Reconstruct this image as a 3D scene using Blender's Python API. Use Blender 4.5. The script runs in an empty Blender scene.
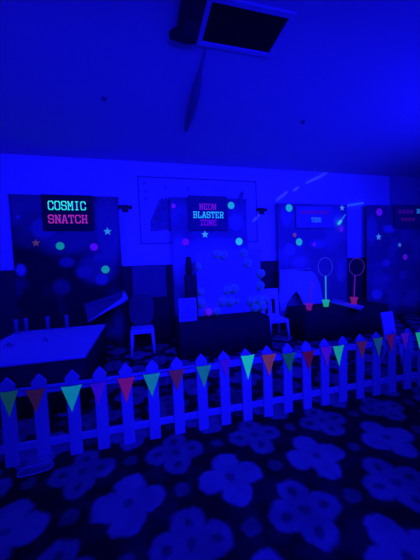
import bpy, bmesh, math, random
from mathutils import Vector, Matrix
random.seed(7)
S = bpy.context.scene
COL = S.collection
PI = math.pi

# ------------------------------------------------------------------ camera model
F, PITCH, ROLL, YAW, H = 260.772, 0.05684, -0.03823, 0.24845, 1.5
cy, sy = math.cos(YAW), math.sin(YAW)
cp, sp = math.cos(PITCH), math.sin(PITCH)
cr, sr = math.cos(ROLL), math.sin(ROLL)
fwd = Vector((cp*sy, cp*cy, -sp))
up0 = Vector((sp*sy, sp*cy, cp))
ri0 = Vector((cy, -sy, 0))
right = ri0*cr + up0*sr
upv = ri0*-sr + up0*cr
EYE = Vector((0, 0, H))
cam_d = bpy.data.cameras.new('camera')
cam = bpy.data.objects.new('camera', cam_d)
COL.objects.link(cam)
cam_d.sensor_fit = 'VERTICAL'
cam_d.sensor_height = 36
cam_d.lens = F/560*36
cam_d.clip_start = 0.02
M = Matrix((right, upv, -fwd)).transposed().to_4x4()
M.translation = EYE
cam.matrix_world = M
S.camera = cam


def ray(x, y):
    return fwd + right*((x-210)/F) + upv*((280-y)/F)


def ony(x, y, Y):                      # where the sight line meets the plane at depth Y
    d = ray(x, y)
    return EYE + d*(Y/d.y)


def onz(x, y, z):
    d = ray(x, y)
    return EYE + d*((z-H)/d.z)


# ------------------------------------------------------------------ materials
def lin(c):
    return tuple(((v/255)/12.92 if v/255 <= .04045 else (((v/255)+.055)/1.055)**2.4) for v in c)


def new_mat(name):
    m = bpy.data.materials.new(name)
    m.use_nodes = True
    nt = m.node_tree
    return m, nt, nt.nodes['Principled BSDF']


def mat(name, col, rough=.6, var=.12, scale=9, bump=0, metal=0, spec=.3):
    m, nt, b = new_mat(name)
    tc = nt.nodes.new('ShaderNodeTexCoord')
    no = nt.nodes.new('ShaderNodeTexNoise')
    no.inputs['Scale'].default_value = scale
    no.inputs['Detail'].default_value = 4
    nt.links.new(tc.outputs['Object'], no.inputs['Vector'])
    mr = nt.nodes.new('ShaderNodeMix'); mr.data_type = 'RGBA'
    mr.inputs['A'].default_value = (*[c*(1-var) for c in col], 1)
    mr.inputs['B'].default_value = (*[min(1, c*(1+var)) for c in col], 1)
    nt.links.new(no.outputs['Fac'], mr.inputs['Factor'])
    nt.links.new(mr.outputs['Result'], b.inputs['Base Color'])
    b.inputs['Roughness'].default_value = rough
    b.inputs['Metallic'].default_value = metal
    b.inputs['Specular IOR Level'].default_value = spec
    if bump:
        bp = nt.nodes.new('ShaderNodeBump'); bp.inputs['Strength'].default_value = bump
        bp.inputs['Distance'].default_value = .01
        nt.links.new(no.outputs['Fac'], bp.inputs['Height'])
        nt.links.new(bp.outputs['Normal'], b.inputs['Normal'])
    return m


_neon = {}


def neon(rgb, k=1.0):                  # fluorescent paper / paint: it glows under the blacklight
    key = (tuple(rgb), k)
    if key in _neon:
        return _neon[key]
    c = lin(rgb)
    m, nt, b = new_mat('fluorescent')
    tc = nt.nodes.new('ShaderNodeTexCoord')
    no = nt.nodes.new('ShaderNodeTexNoise'); no.inputs['Scale'].default_value = 14
    nt.links.new(tc.outputs['Object'], no.inputs['Vector'])
    mr = nt.nodes.new('ShaderNodeMapRange')
    mr.inputs['To Min'].default_value = .82*k; mr.inputs['To Max'].default_value = 1.18*k
    nt.links.new(no.outputs['Fac'], mr.inputs['Value'])
    nt.links.new(mr.outputs['Result'], b.inputs['Emission Strength'])
    b.inputs['Emission Color'].default_value = (c[0]*.72, c[1]*.8, c[2]*.8, 1)
    b.inputs['Base Color'].default_value = (c[0]*.5, c[1]*.5, c[2]*.45, 1)
    b.inputs['Roughness'].default_value = .8
    b.inputs['Specular IOR Level'].default_value = .1
    _neon[key] = m
    return m


PAPER = mat('card_back', (.5, .5, .5), .9, .05, 6)


def front_only(o, nrm_y=-.5):          # the fluorescent print is on the front; edges and back are plain card
    o.data.materials.append(PAPER)
    for p in o.data.polygons:
        if p.normal.y > nrm_y: p.material_index = 1
    return o


class NB:                              # tiny node-math builder
    def __init__(s, nt): s.nt = nt

    def m(s, op, a, b=None, c=None, clamp=False):
        n = s.nt.nodes.new('ShaderNodeMath'); n.operation = op; n.use_clamp = clamp
        for i, v in enumerate((a, b, c)):
            if v is None: continue
            if isinstance(v, (int, float)): n.inputs[i].default_value = v
            else: s.nt.links.new(v, n.inputs[i])
        return n.outputs[0]

    def step(s, d, lo, hi, a=1.0, b=0.0):   # smooth: a below lo, b above hi
        n = s.nt.nodes.new('ShaderNodeMapRange'); n.interpolation_type = 'SMOOTHSTEP'
        n.inputs['From Min'].default_value = lo; n.inputs['From Max'].default_value = hi
        n.inputs['To Min'].default_value = a; n.inputs['To Max'].default_value = b
        s.nt.links.new(d, n.inputs['Value'])
        return n.outputs[0]


CA0, CV0, CP, CQ = -.8606, 1.6867, .6931, .3655


def carpet_mat():
    m, nt, b = new_mat('flower_carpet')
    B = NB(nt)
    ge = nt.nodes.new('ShaderNodeTexCoord')
    no = nt.nodes.new('ShaderNodeTexNoise'); no.inputs['Scale'].default_value = 11; no.inputs['Detail'].default_value = 3
    nt.links.new(ge.outputs['Object'], no.inputs['Vector'])
    sp_ = nt.nodes.new('ShaderNodeSeparateXYZ'); nt.links.new(ge.outputs['Object'], sp_.inputs[0])
    sn = nt.nodes.new('ShaderNodeSeparateColor'); nt.links.new(no.outputs['Color'], sn.inputs[0])
    x = B.m('ADD', sp_.outputs[0], B.m('MULTIPLY', B.m('SUBTRACT', sn.outputs[0], .5), .07))
    y = B.m('ADD', sp_.outputs[1], B.m('MULTIPLY', B.m('SUBTRACT', sn.outputs[1], .5), .07))

    def cell(ox, oy):
        u = B.m('DIVIDE', B.m('SUBTRACT', x, ox), CP); v = B.m('DIVIDE', B.m('SUBTRACT', y, oy), 2*CQ)
        lx = B.m('ABSOLUTE', B.m('MULTIPLY', B.m('SUBTRACT', u, B.m('ROUND', u)), CP))
        ly = B.m('ABSOLUTE', B.m('MULTIPLY', B.m('SUBTRACT', v, B.m('ROUND', v)), 2*CQ))
        return lx, ly

    def ell(mx, my, cx, rx, ry):
        return B.m('SQRT', B.m('ADD', B.m('POWER', B.m('DIVIDE', B.m('SUBTRACT', mx, cx), rx), 2), B.m('POWER', B.m('DIVIDE', my, ry), 2)))

    def flower(ox, oy, hole):
        lx, ly = cell(ox, oy)
        a = B.m('MAXIMUM', lx, ly); c = B.m('MINIMUM', lx, ly)
        pet = B.step(ell(a, c, .128, .105, .104), .8, 1.13)
        mid = B.step(ell(a, c, 0, .09, .09), .9, 1.1)
        f = B.m('MAXIMUM', pet, mid)
        f = B.m('MULTIPLY', f, B.step(ell(a, c, 0, .036, .036), .6, 1.3, .45, 1))
        if hole:
            f = B.m('MULTIPLY', f, B.step(ell(a, c, .135, .036, .028), .5, 1.4, .35, 1))
            f = B.m('MULTIPLY', f, .72)
        return f
    fa = flower(CA0, CV0, False)
    fb = flower(CA0+CP/2, CV0+CQ, True)
    dots = None
    for ox, oy in ((CA0+CP/2, CV0), (CA0, CV0+CQ)):
        lx, ly = cell(ox, oy)
        d = B.m('MULTIPLY', B.step(ell(lx, ly, 0, .055, .055), .7, 1.2), .35)
        dots = d if dots is None else B.m('MAXIMUM', dots, d)
    f = B.m('MAXIMUM', B.m('MAXIMUM', fa, fb), dots)
    # pile mottling and faint scrollwork in the dark ground
    n2 = nt.nodes.new('ShaderNodeTexNoise'); n2.inputs['Scale'].default_value = 5; n2.inputs['Detail'].default_value = 5
    nt.links.new(ge.outputs['Object'], n2.inputs['Vector'])
    f = B.m('ADD', B.m('MULTIPLY', f, B.step(n2.outputs['Fac'], .3, .7, .75, 1.1)), B.step(n2.outputs['Fac'], .4, .7, .0, .09))
    mx = nt.nodes.new('ShaderNodeMix'); mx.data_type = 'RGBA'
    mx.inputs['A'].default_value = (.022, .014, .017, 1)
    mx.inputs['B'].default_value = (.42, .39, .35, 1)
    nt.links.new(B.m('MINIMUM', f, 1.0), mx.inputs['Factor'])
    nt.links.new(mx.outputs['Result'], b.inputs['Base Color'])
    b.inputs['Roughness'].default_value = .95
    b.inputs['Specular IOR Level'].default_value = .05
    n3 = nt.nodes.new('ShaderNodeTexNoise'); n3.inputs['Scale'].default_value = 220
    nt.links.new(ge.outputs['Object'], n3.inputs['Vector'])
    bp = nt.nodes.new('ShaderNodeBump'); bp.inputs['Strength'].default_value = .3; bp.inputs['Distance'].default_value = .006
    nt.links.new(n3.outputs['Fac'], bp.inputs['Height']); nt.links.new(bp.outputs['Normal'], b.inputs['Normal'])
    return m


def galaxy_mat(name, dark, light, spots, nscale=1.3, lo=.42, hi=.68, seed=0.0):
    """printed space backdrop: clouds plus soft round planets at (x, z, rx, rz, amount)"""
    m, nt, b = new_mat(name)
    B = NB(nt)
    tc = nt.nodes.new('ShaderNodeTexCoord')
    mp = nt.nodes.new('ShaderNodeMapping'); mp.inputs['Location'].default_value = (seed, seed*.7, seed*1.3)
    nt.links.new(tc.outputs['Object'], mp.inputs[0])
    no = nt.nodes.new('ShaderNodeTexNoise'); no.inputs['Scale'].default_value = nscale; no.inputs['Detail'].default_value = 3
    nt.links.new(mp.outputs[0], no.inputs['Vector'])
    f = B.m('MULTIPLY', B.step(no.outputs['Fac'], lo, hi, 0, 1), .35)
    sx = nt.nodes.new('ShaderNodeSeparateXYZ'); nt.links.new(tc.outputs['Object'], sx.inputs[0])
    for (px, pz, rx, rz, k) in spots:
        d = B.m('SQRT', B.m('ADD', B.m('POWER', B.m('DIVIDE', B.m('SUBTRACT', sx.outputs[0], px), rx), 2),
                            B.m('POWER', B.m('DIVIDE', B.m('SUBTRACT', sx.outputs[2], pz), rz), 2)))
        f = B.m('MAXIMUM', f, B.m('MULTIPLY', B.step(d, .55, 1.15), k))
    vo = nt.nodes.new('ShaderNodeTexVoronoi'); vo.inputs['Scale'].default_value = 9
    nt.links.new(mp.outputs[0], vo.inputs['Vector'])
    f = B.m('MAXIMUM', f, B.m('MULTIPLY', B.step(vo.outputs['Distance'], .04, .08), .3))
    mx = nt.nodes.new('ShaderNodeMix'); mx.data_type = 'RGBA'
    mx.inputs['A'].default_value = (*dark, 1); mx.inputs['B'].default_value = (*light, 1)
    nt.links.new(f, mx.inputs['Factor'])
    nt.links.new(mx.outputs['Result'], b.inputs['Base Color'])
    b.inputs['Roughness'].default_value = .8
    b.inputs['Specular IOR Level'].default_value = .15
    return m


WHITE = mat('white_wall_paint', (.8, .8, .8), .9, .03, 3, .1, spec=.1)
CEIL = mat('ceiling_paint', (.64, .64, .64), .95, .03, 2, .1, spec=.1)
DADO = mat('dark_dado_paint', (.05, .045, .05), .7, .15, 5)
PICKET = mat('white_picket_paint', (.82, .82, .82), .6, .08, 12, .1)
PLASTIC = mat('white_chair_plastic', (.85, .85, .85), .45, .04, 8)
CLOTH = mat('white_table_plastic', (.66, .66, .66), .6, .08, 5, .1)
SHEET = mat('white_draped_cloth', (.7, .7, .7), .85, .12, 4, .3)
BLACKCLOTH = mat('black_cloth', (.035, .035, .04), .9, .3, 6, .2, spec=.1)
BLACK = mat('black_plastic', (.02, .02, .022), .5, .2, 9)
DARKMETAL = mat('dark_metal', (.03, .03, .035), .45, .1, 9)
GREYPANEL = mat('dark_grey_panel', (.15, .15, .17), .7, .2, 3)
BOARDBLACK = mat('black_sign_card', (.035, .03, .04), .8, .2, 5, spec=.1)
BOARDBLUE = mat('deep_blue_sign_card', (.12, .1, .16), .8, .2, 5, spec=.1)
STRING = mat('pale_string', (.35, .35, .35), .8)
CARPET = carpet_mat()


# ------------------------------------------------------------------ mesh helpers
def box(bm, x0, x1, y0, y1, z0, z1, mtx=None):
    g = bmesh.ops.create_cube(bm, size=1)
    T = Matrix.Translation(((x0+x1)/2, (y0+y1)/2, (z0+z1)/2)) @ Matrix.Diagonal((abs(x1-x0), abs(y1-y0), abs(z1-z0), 1))
    bmesh.ops.transform(bm, matrix=(mtx @ T) if mtx else T, verts=g['verts'])
    return g['verts']


def tube(bm, pts, r, n=8, closed=False):
    pts = [Vector(p) for p in pts]
    rs = r if isinstance(r, (list, tuple)) else [r]*len(pts)
    rings = []
    N = len(pts)
    for i, p in enumerate(pts):
        if closed: t = pts[(i+1) % N]-pts[i-1]
        else: t = pts[min(i+1, N-1)]-pts[max(i-1, 0)]
        t.normalize()
        a = t.orthogonal() if abs(t.y) > .95 else t.cross(Vector((0, 1, 0)))
        a.normalize(); b_ = t.cross(a)
        rings.append([bm.verts.new(p+(a*math.cos(2*PI*k/n)+b_*math.sin(2*PI*k/n))*rs[i]) for k in range(n)])
    for i in range(N if closed else N-1):
        A, B_ = rings[i], rings[(i+1) % N]
        for k in range(n):
            bm.faces.new((A[k], A[(k+1) % n], B_[(k+1) % n], B_[k]))
    if not closed:
        bm.faces.new(rings[0][::-1]); bm.faces.new(rings[-1])


def lathe(bm, prof, n=16, o=(0, 0, 0), axis='z'):
    rings = []
    for r, h in prof:
        ring = []
        for k in range(n):
            a = 2*PI*k/n
            if axis == 'z': v = (o[0]+r*math.cos(a), o[1]+r*math.sin(a), o[2]+h)
            else: v = (o[0]+r*math.cos(a), o[1]-h, o[2]+r*math.sin(a))
            ring.append(bm.verts.new(v))
        rings.append(ring)
    for A, B_ in zip(rings, rings[1:]):
        for k in range(n):
            bm.faces.new((A[k], A[(k+1) % n], B_[(k+1) % n], B_[k]))
    if prof[0][0] > 1e-4: bm.faces.new(rings[0][::-1])
    if prof[-1][0] > 1e-4: bm.faces.new(rings[-1])


def prism_xz(bm, pts, y0, y1):         # outline in the wall plane, given a thickness
    A = [bm.verts.new((x, y0, z)) for x, z in pts]
    B_ = [bm.verts.new((x, y1, z)) for x, z in pts]
    n = len(pts)
    bm.faces.new(A); bm.faces.new(B_[::-1])
    for i in range(n):
        bm.faces.new((A[i], B_[i], B_[(i+1) % n], A[(i+1) % n]))


def obj(name, bm, m, parent=None, smooth=False, bevel=0, loc=None):
    bmesh.ops.recalc_face_normals(bm, faces=bm.faces)
    me = bpy.data.meshes.new(name)
    bm.to_mesh(me); bm.free()
    if smooth:
        for p in me.polygons: p.use_smooth = True
    me.materials.append(m)
    o = bpy.data.objects.new(name, me)
    COL.objects.link(o)
    if bevel:
        b = o.modifiers.new('bevel', 'BEVEL'); b.width = bevel; b.segments = 2; b.limit_method = 'ANGLE'
    if parent: o.parent = parent
    if loc is not None: o.location = loc
    return o


def tag(o, label, cat, group=None):
    o['label'] = label; o['category'] = cat
    if group: o['group'] = group
    return o


def thing(name, label, cat, loc=(0, 0, 0), rz=0, group=None):
    o = bpy.data.objects.new(name, None)
    COL.objects.link(o)
    o.location = loc; o.rotation_euler = (0, 0, rz)
    return tag(o, label, cat, group)


def dup(root, loc, rz, label, group=None):
    r = root.copy(); COL.objects.link(r); r.location = loc; r.rotation_euler = (0, 0, rz); r['label'] = label
    if group: r['group'] = group
    for ch in list(root.children):
        c = ch.copy(); COL.objects.link(c); c.parent = r
        for g in ch.children:
            d = g.copy(); COL.objects.link(d); d.parent = c
    return r


def struct(name, bm, m):
    o = obj(name, bm, m); o['kind'] = 'structure'
    return o


def NBM(): return bmesh.new()


# ------------------------------------------------------------------ room
WY, CZ, XL, XR, YB = 5.5, 3.62, -4.6, 8.6, -3.6
DZ = 1.545
bm = NBM(); box(bm, XL-.2, XR+.2, YB-.2, WY+.2, -.1, 0); struct('floor', bm, CARPET)
bm = NBM(); box(bm, XL-.2, XR+.2, YB-.2, WY+.2, CZ, CZ+.1); struct('ceiling', bm, CEIL)
bm = NBM(); box(bm, XL-.2, XR+.2, WY, WY+.2, 0, CZ); struct('wall_back', bm, WHITE)
bm = NBM(); box(bm, XL-.2, XR+.2, YB-.2, YB, 0, CZ); struct('wall_front', bm, WHITE)
bm = NBM(); box(bm, XL-.2, XL, YB, WY, 0, CZ); struct('wall_left', bm, WHITE)
bm = NBM(); box(bm, XR, XR+.2, YB, WY, 0, CZ); struct('wall_right', bm, WHITE)
bm = NBM(); box(bm, XL, XR, WY-.03, WY, 0, DZ); box(bm, XL, XR, WY-.05, WY, DZ-.04, DZ); struct('trim_1', bm, DADO)
bm = NBM(); box(bm, XL, XR, WY-.045, WY-.03, 0, .12); struct('baseboard_back', bm, DADO)
# pilaster at the right end of the wall, darker grey than the wall
pxl = ony(392, 190, WY-.07).x
bm = NBM(); box(bm, pxl, XR, WY-.07, WY, 0, CZ); struct('trim_2', bm, mat('pilaster_grey', (.42, .42, .44), .9, .05, 3))

SPR = mat('sprinkler_metal', (.2, .2, .2), .6)
GRILLE = mat('vent_black', (.03, .03, .032), 1, .1, 5, spec=0)
# ceiling cassette: dark louvred opening in a pale frame
c0, c1 = onz(209, 5, CZ), onz(271, 50, CZ)
x0, x1, y0, y1 = .645, 1.33, 2.12, 2.50
t = thing('ceiling_vent', 'wide dark louvred vent in a pale frame, set in the ceiling', 'vent', ((x0+x1)/2, (y0+y1)/2, CZ))
bm = NBM(); w, h = (x1-x0)/2, (y1-y0)/2
for a in ((-w-.05, w+.05, -h-.05, -h), (-w-.05, w+.05, h, h+.05), (-w-.05, -w, -h, h), (w, w+.05, -h, h)):
    box(bm, *a, -.018, 0)
obj('frame', bm, CEIL, t, bevel=.004)
bm = NBM(); box(bm, -w, w, -h, h, -.006, -.001); obj('backing', bm, GRILLE, t)
bm = NBM()
for i in range(14):
    yy = -h+.015+i*(2*h-.03)/13
    box(bm, -w, w, -.011, .011, -.001, .001, Matrix.Translation((0, yy, -.011)) @ Matrix.Rotation(.35, 4, 'X'))
obj('louvre', bm, GRILLE, t)
t = thing('ceiling_shade', 'small dark box standing for shade on the ceiling, left of the wide vent', 'shade', (.5, 2.2, CZ))  # dark box added to stand for the shadow beside the vent
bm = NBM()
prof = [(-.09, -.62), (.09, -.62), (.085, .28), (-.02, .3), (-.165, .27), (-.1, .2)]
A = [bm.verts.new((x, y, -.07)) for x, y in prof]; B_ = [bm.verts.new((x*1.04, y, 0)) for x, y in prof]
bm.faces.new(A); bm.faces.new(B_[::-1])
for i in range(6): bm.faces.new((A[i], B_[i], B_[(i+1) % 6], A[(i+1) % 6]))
obj('shade_body', bm, BLACK, t, bevel=.005)
bm = NBM(); box(bm, -.06, .06, .05, .2, -.078, -.07); obj('shade_plate', bm, DARKMETAL, t)
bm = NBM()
pr = [(.70, 2.55, .012), (.715, 2.9, .022), (.72, 3.1, .05), (.735, 3.4, .06), (.745, 3.8, .05), (.755, 4.15, .02)]  # tapered grey strip, shaped to stand for the soft shade line
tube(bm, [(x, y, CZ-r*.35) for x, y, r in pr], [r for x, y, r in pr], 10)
tag(obj('ceiling_shade_line', bm, mat('shade_line_grey', (.24, .24, .24), .9), smooth=True),
    'soft grey strip standing for a shade line along the ceiling from the vent towards the back wall', 'conduit')
for px, py, lab in ((104, 98, 'small dark sprinkler head on the ceiling above the left banner'), (303, 121.5, 'small dark sprinkler head on the ceiling above the third banner')):
    p = onz(px, py, CZ)
    t = thing('sprinkler_head', lab, 'sprinkler', (p.x, p.y, CZ), 0, 'ceiling sprinkler heads')
    bm = NBM(); lathe(bm, [(.035, 0), (.03, -.01), (.015, -.014)], 14); obj('escutcheon', bm, SPR, t, True)
    bm = NBM(); lathe(bm, [(.008, -.013), (.008, -.028), (.018, -.03), (.018, -.033)], 12); obj('deflector', bm, SPR, t, True)

# emergency lights on the wall
def wall_lamp(px, py, lab):
    p = ony(px, py, WY-.04)
    t = thing('emergency_light', lab, 'wall light', (p.x, WY+.003, p.z), 0, 'dark wall lights')
    bm = NBM(); box(bm, -.06, .06, -.045, 0, -.075, .065); obj('housing', bm, BLACK, t, bevel=.01)
    for s in (-1, 1):
        bm = NBM(); lathe(bm, [(.02, 0), (.036, .015), (.04, .03), (.0, .026)], 14, (s*.1, -.0, .02), 'y'); obj('lamp_head', bm, DARKMETAL, t, True)
    return t
wall_lamp(125, 208, 'dark twin-head emergency light on the wall between the first banner and the poster')
wall_lamp(262, 210.5, 'dark twin-head emergency light on the wall right of the poster')

# big framed poster with a dark dress shape and small marks
a, b_ = ony(137, 176, WY-.01), ony(141, 244, WY-.01)
px0, px1, pz0, pz1 = -.025, ony(257, 215, WY-.01).x, b_.z, a.z
t = thing('wall_poster', 'large pale wall poster with a dark dress shape, partly behind the middle banner', 'poster', (px0, WY, pz0))
W, Hh = px1-px0, pz1-pz0
bm = NBM(); box(bm, 0, W, -.012, 0, 0, Hh); obj('poster_sheet', bm, mat('poster_paper', (.7, .7, .7), .7, .04, 3), t)
bm = NBM()
for q in ((0, W, 0, .022), (0, W, Hh-.022, Hh), (0, .022, 0, Hh), (W-.022, W, 0, Hh)):
    box(bm, q[0], q[1], -.025, -.0, q[2], q[3])
obj('frame', bm, mat('poster_frame', (.24, .24, .25), .5), t)
def L(px, py):
    p = ony(px, py, WY-.014); return (p.x-px0, p.z-pz0)
INK = mat('poster_ink', (.24, .24, .27), .8, .7, 9)
INK2 = mat('poster_ink_pale', (.4, .4, .42), .8, .4, 6)
bm = NBM(); prism_xz(bm, [L(*q) for q in ((150.5, 231.5), (150.5, 221), (155, 210), (159, 200), (162, 197.5), (163.5, 200), (166, 197), (168, 200), (171, 198), (174, 200), (172, 211), (175, 226), (172, 232), (165, 229.5), (158, 231))], -.016, -.012)
obj('dress_print', bm, INK, t)
for q in ((144.5, 183, 2), (145.5, 191, 2), (146, 198.5, 2.2), (165.5, 187.5, 2.3), (188, 189, 2.2)):
    bm = NBM(); cx, cz = L(q[0], q[1]); r = q[2]*.021
    prism_xz(bm, [(cx+r*f*math.cos(k*PI/4), cz+r*f*math.sin(k*PI/4)) for k, f in enumerate((1, .7, 1.1, .6, 1, .8, 1.1, .7))], -.016, -.012)
    obj('figure_print', bm, INK2, t)
bm = NBM(); prism_xz(bm, [L(*q) for q in ((237, 200), (240, 193), (243, 190.5), (244, 194), (242, 199))], -.016, -.012); obj('figure_print', bm, INK, t)


# ------------------------------------------------------------------ banners (printed cloth hung on a rail)
BY = 5.36
def banner(name_lab, pxs, top_px, material, Y=BY, bottom=.02):
    p0 = ony(pxs[0], top_px, Y); p1 = ony(pxs[1], top_px, Y)
    x0, x1, z1 = p0.x, p1.x, (p0.z+p1.z)/2
    t = thing('backdrop_banner', name_lab, 'banner', ((x0+x1)/2, Y, 0), 0, 'space-print backdrop banners')
    w = (x1-x0)/2
    bm = NBM()
    nx, nz = 36, 8
    fr = []; bk = []
    for j in range(nz+1):
        z = bottom+(z1-bottom)*j/nz
        k = 1-j/nz
        ro = [( -w+2*w*i/nx, .012*math.sin(i*.9)*(.25+k) + .008*math.sin(i*2.3+j)*k, z) for i in range(nx+1)]
        fr.append([bm.verts.new((x, y-.004, zz)) for x, y, zz in ro]); bk.append([bm.verts.new((x, y+.004, zz)) for x, y, zz in ro])
    for g in (fr, bk):
        for j in range(nz):
            for i in range(nx): bm.faces.new((g[j][i], g[j][i+1], g[j+1][i+1], g[j+1][i]))
    for j in range(nz):
        for i in (0, nx): bm.faces.new((fr[j][i], fr[j+1][i], bk[j+1][i], bk[j][i]))
    for i in range(nx):
        for j in (0, nz): bm.faces.new((fr[j][i], fr[j][i+1], bk[j][i+1], bk[j][i]))
    obj('printed_cloth', bm, material, t, True)
    bm = NBM(); tube(bm, [(-w-.02, .022, z1-.02), (w+.02, .022, z1-.02)], .012); obj('top_rail', bm, DARKMETAL, t, True)
    for s in (-1, 1):
        bm = NBM(); tube(bm, [(s*w*.97, .034, 0), (s*w*.97, .034, z1-.02)], .012); obj('pole', bm, DARKMETAL, t, True)
    return t, (x0+x1)/2


def spots(cx, lst, Y=BY):
    out = []
    for (px, py, rx, ry, k) in lst:
        p = ony(px, py, Y); q = ony(px+rx, py, Y); r = ony(px, py+ry, Y)
        out.append((p.x-cx, p.z, abs(q.x-p.x), abs(p.z-r.z), k))
    return out


def midx(pxs, top, Y=BY): return (ony(pxs[0], top, Y).x+ony(pxs[1], top, Y).x)/2


B1 = (8.5, 117.5)
g1 = galaxy_mat('space_print_dark', (.022, .02, .028), (.5, .5, .56), spots(midx(B1, 195), [
    (44, 228, 16, 14, .5), (21, 270, 6, 7, .95), (18, 217, 3, 2, .9), (67, 262, 9, 6, .38), (85, 272, 10, 8, .4), (100, 258, 8, 6, .42), (102, 279, 8, 7, .6), (62, 287, 10, 9, .2), (108, 225, 16, 52, .42), (68, 232, 40, 26, .3), (60, 204, 62, 11, .24), (98, 268, 22, 18, .3), (30, 236, 22, 14, .16)]), 1.2, .45, .75, 2.0)
banner('dark space-print banner behind the green and magenta two-line sign, leftmost of the banners', B1, 195.5, g1)
B2 = (169.5, 246)
g2 = galaxy_mat('space_print_pale', (.21, .2, .25), (.55, .55, .6), spots(midx(B2, 197), [(180, 262, 10, 30, .9), (236, 222, 8, 10, .7), (215, 268, 48, 34, .85)]), 1.6, .35, .7, 5.0)
banner('pale space-print banner in front of the poster, holding the three-line sign', B2, 198, g2)
B3 = (277, 347)
g3 = galaxy_mat('space_print_blue', (.26, .25, .3), (.62, .62, .66), spots(midx(B3, 205), [(290, 250, 7, 7, .7), (300, 262, 10, 7, .5), (318, 244, 10, 5, .5), (341, 272, 5, 12, .4), (334, 216, 8, 10, .45), (286, 216, 6, 12, .4)]), 1.8, .42, .7, 9.0)
banner('mid blue space-print banner behind the ring hoops, with a cyan word on it', B3, 204, g3)
B4 = (366.5, 452)
g4 = galaxy_mat('space_print_deep', (.2, .19, .24), (.66, .66, .72), spots(midx(B4, 206), [(391, 229, 7, 4.5, .8), (404, 224, 6, 5, .45), (388, 263, 5, 4.5, .75), (388, 278, 4, 4, .55), (379, 294, 6, 6, .95), (405, 275, 5, 6, .4), (374, 230, 6, 16, .35), (412, 300, 10, 8, .35)], BY-.05), 1.5, .45, .72, 13.0)
banner('deep blue space-print banner cut off by the right edge of the picture', B4, 206, g4, BY-.05)

# ------------------------------------------------------------------ signs with slab lettering
SER = .17
GL = {
 'C': [[(1, .98), (1, 1.2), (.82, 1.4), (.18, 1.4), (0, 1.2), (0, .2), (.18, 0), (.82, 0), (1, .2), (1, .42)]],
 'O': [[(1, 1.2), (.82, 1.4), (.18, 1.4), (0, 1.2), (0, .2), (.18, 0), (.82, 0), (1, .2), (1, 1.2)]],
 'S': [[(1, 1.02), (1, 1.22), (.82, 1.4), (.18, 1.4), (0, 1.22), (0, .9), (.18, .72), (.82, .72), (1, .54), (1, .18), (.82, 0), (.18, 0), (0, .18), (0, .38)]],
 'M': [[(.06, 0), (.06, 1.4), (.5, .6), (.94, 1.4), (.94, 0)], [(-.08, 0), (.24, 0)], [(.76, 0), (1.08, 0)], [(-.08, 1.4), (.12, 1.4)], [(.88, 1.4), (1.08, 1.4)]],
 'I': [[(.5, 0), (.5, 1.4)], [(.25, 0), (.75, 0)], [(.25, 1.4), (.75, 1.4)]],
 'N': [[(.1, 0), (.1, 1.4), (.9, 0), (.9, 1.4)], [(-.05, 0), (.28, 0)], [(-.05, 1.4), (.12, 1.4)], [(.72, 1.4), (1.05, 1.4)]],
 'A': [[(.04, 0), (.42, 1.4), (.58, 1.4), (.96, 0)], [(.2, .45), (.8, .45)], [(-.1, 0), (.22, 0)], [(.78, 0), (1.1, 0)]],
 'T': [[(.5, 0), (.5, 1.4)], [(0, 1.08), (0, 1.4), (1, 1.4), (1, 1.08)], [(.3, 0), (.7, 0)]],
 'H': [[(.1, 0), (.1, 1.4)], [(.9, 0), (.9, 1.4)], [(.1, .7), (.9, .7)], [(-.06, 0), (.28, 0)], [(-.06, 1.4), (.28, 1.4)], [(.72, 0), (1.06, 0)], [(.72, 1.4), (1.06, 1.4)]],
 'E': [[(.95, 1.08), (.95, 1.4), (.0, 1.4)], [(.14, 1.4), (.14, 0)], [(0, 0), (.95, 0), (.95, .32)], [(.14, .72), (.66, .72)]],
 'B': [[(0, 0), (.82, 0), (1, .18), (1, .54), (.84, .72), (1, .9), (1, 1.22), (.82, 1.4), (0, 1.4)], [(.14, 0), (.14, 1.4)], [(.14, .72), (.84, .72)]],
 'L': [[(0, 1.4), (.42, 1.4)], [(.18, 1.4), (.18, 0)], [(0, 0), (.95, 0), (.95, .4)]],
 'R': [[(0, 1.4), (.82, 1.4), (1, 1.22), (1, .85), (.82, .68), (.14, .68)], [(.14, 0), (.14, 1.4)], [(.55, .68), (.95, 0)], [(0, 0), (.32, 0)], [(.78, 0), (1.08, 0)]],
 'Z': [[(.04, 1.08), (.04, 1.4), (.96, 1.4), (.04, 0), (.96, 0), (.96, .32)]],
 '#': [[(.1, .1), (.1, 1.3)], [(.5, .1), (.5, 1.3)], [(.9, .1), (.9, 1.3)], [(0, 1.3), (1, 1.3)], [(0, .1), (1, .1)], [(.1, .7), (.9, .7)]],   # too blurred to read
}


def lettering(word, x0, x1, z0, z1, y, m, parent, th=.24):
    bm = NBM()
    n = len(word); tw = n*1.0+(n-1)*.42
    sx = (x1-x0)/tw; sz = (z1-z0)/1.4
    T = th*min(sx, sz)*1.0
    for i, ch in enumerate(word):
        ox = x0+i*1.42*sx
        for pl in GL[ch]:
            for (ax, az), (bx, bz) in zip(pl, pl[1:]):
                A = Vector((ox+ax*sx, 0, z0+az*sz)); B2_ = Vector((ox+bx*sx, 0, z0+bz*sz))
                d = B2_-A; ln = d.length+T*.8
                ang = math.atan2(d.z, d.x)
                mt = Matrix.Translation((A+B2_)/2+Vector((0, y, 0))) @ Matrix.Rotation(-ang, 4, 'Y')
                box(bm, -ln/2, ln/2, -.006, .0, -T/2, T/2, mt)
    return front_only(obj('lettering', bm, m, parent))


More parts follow.
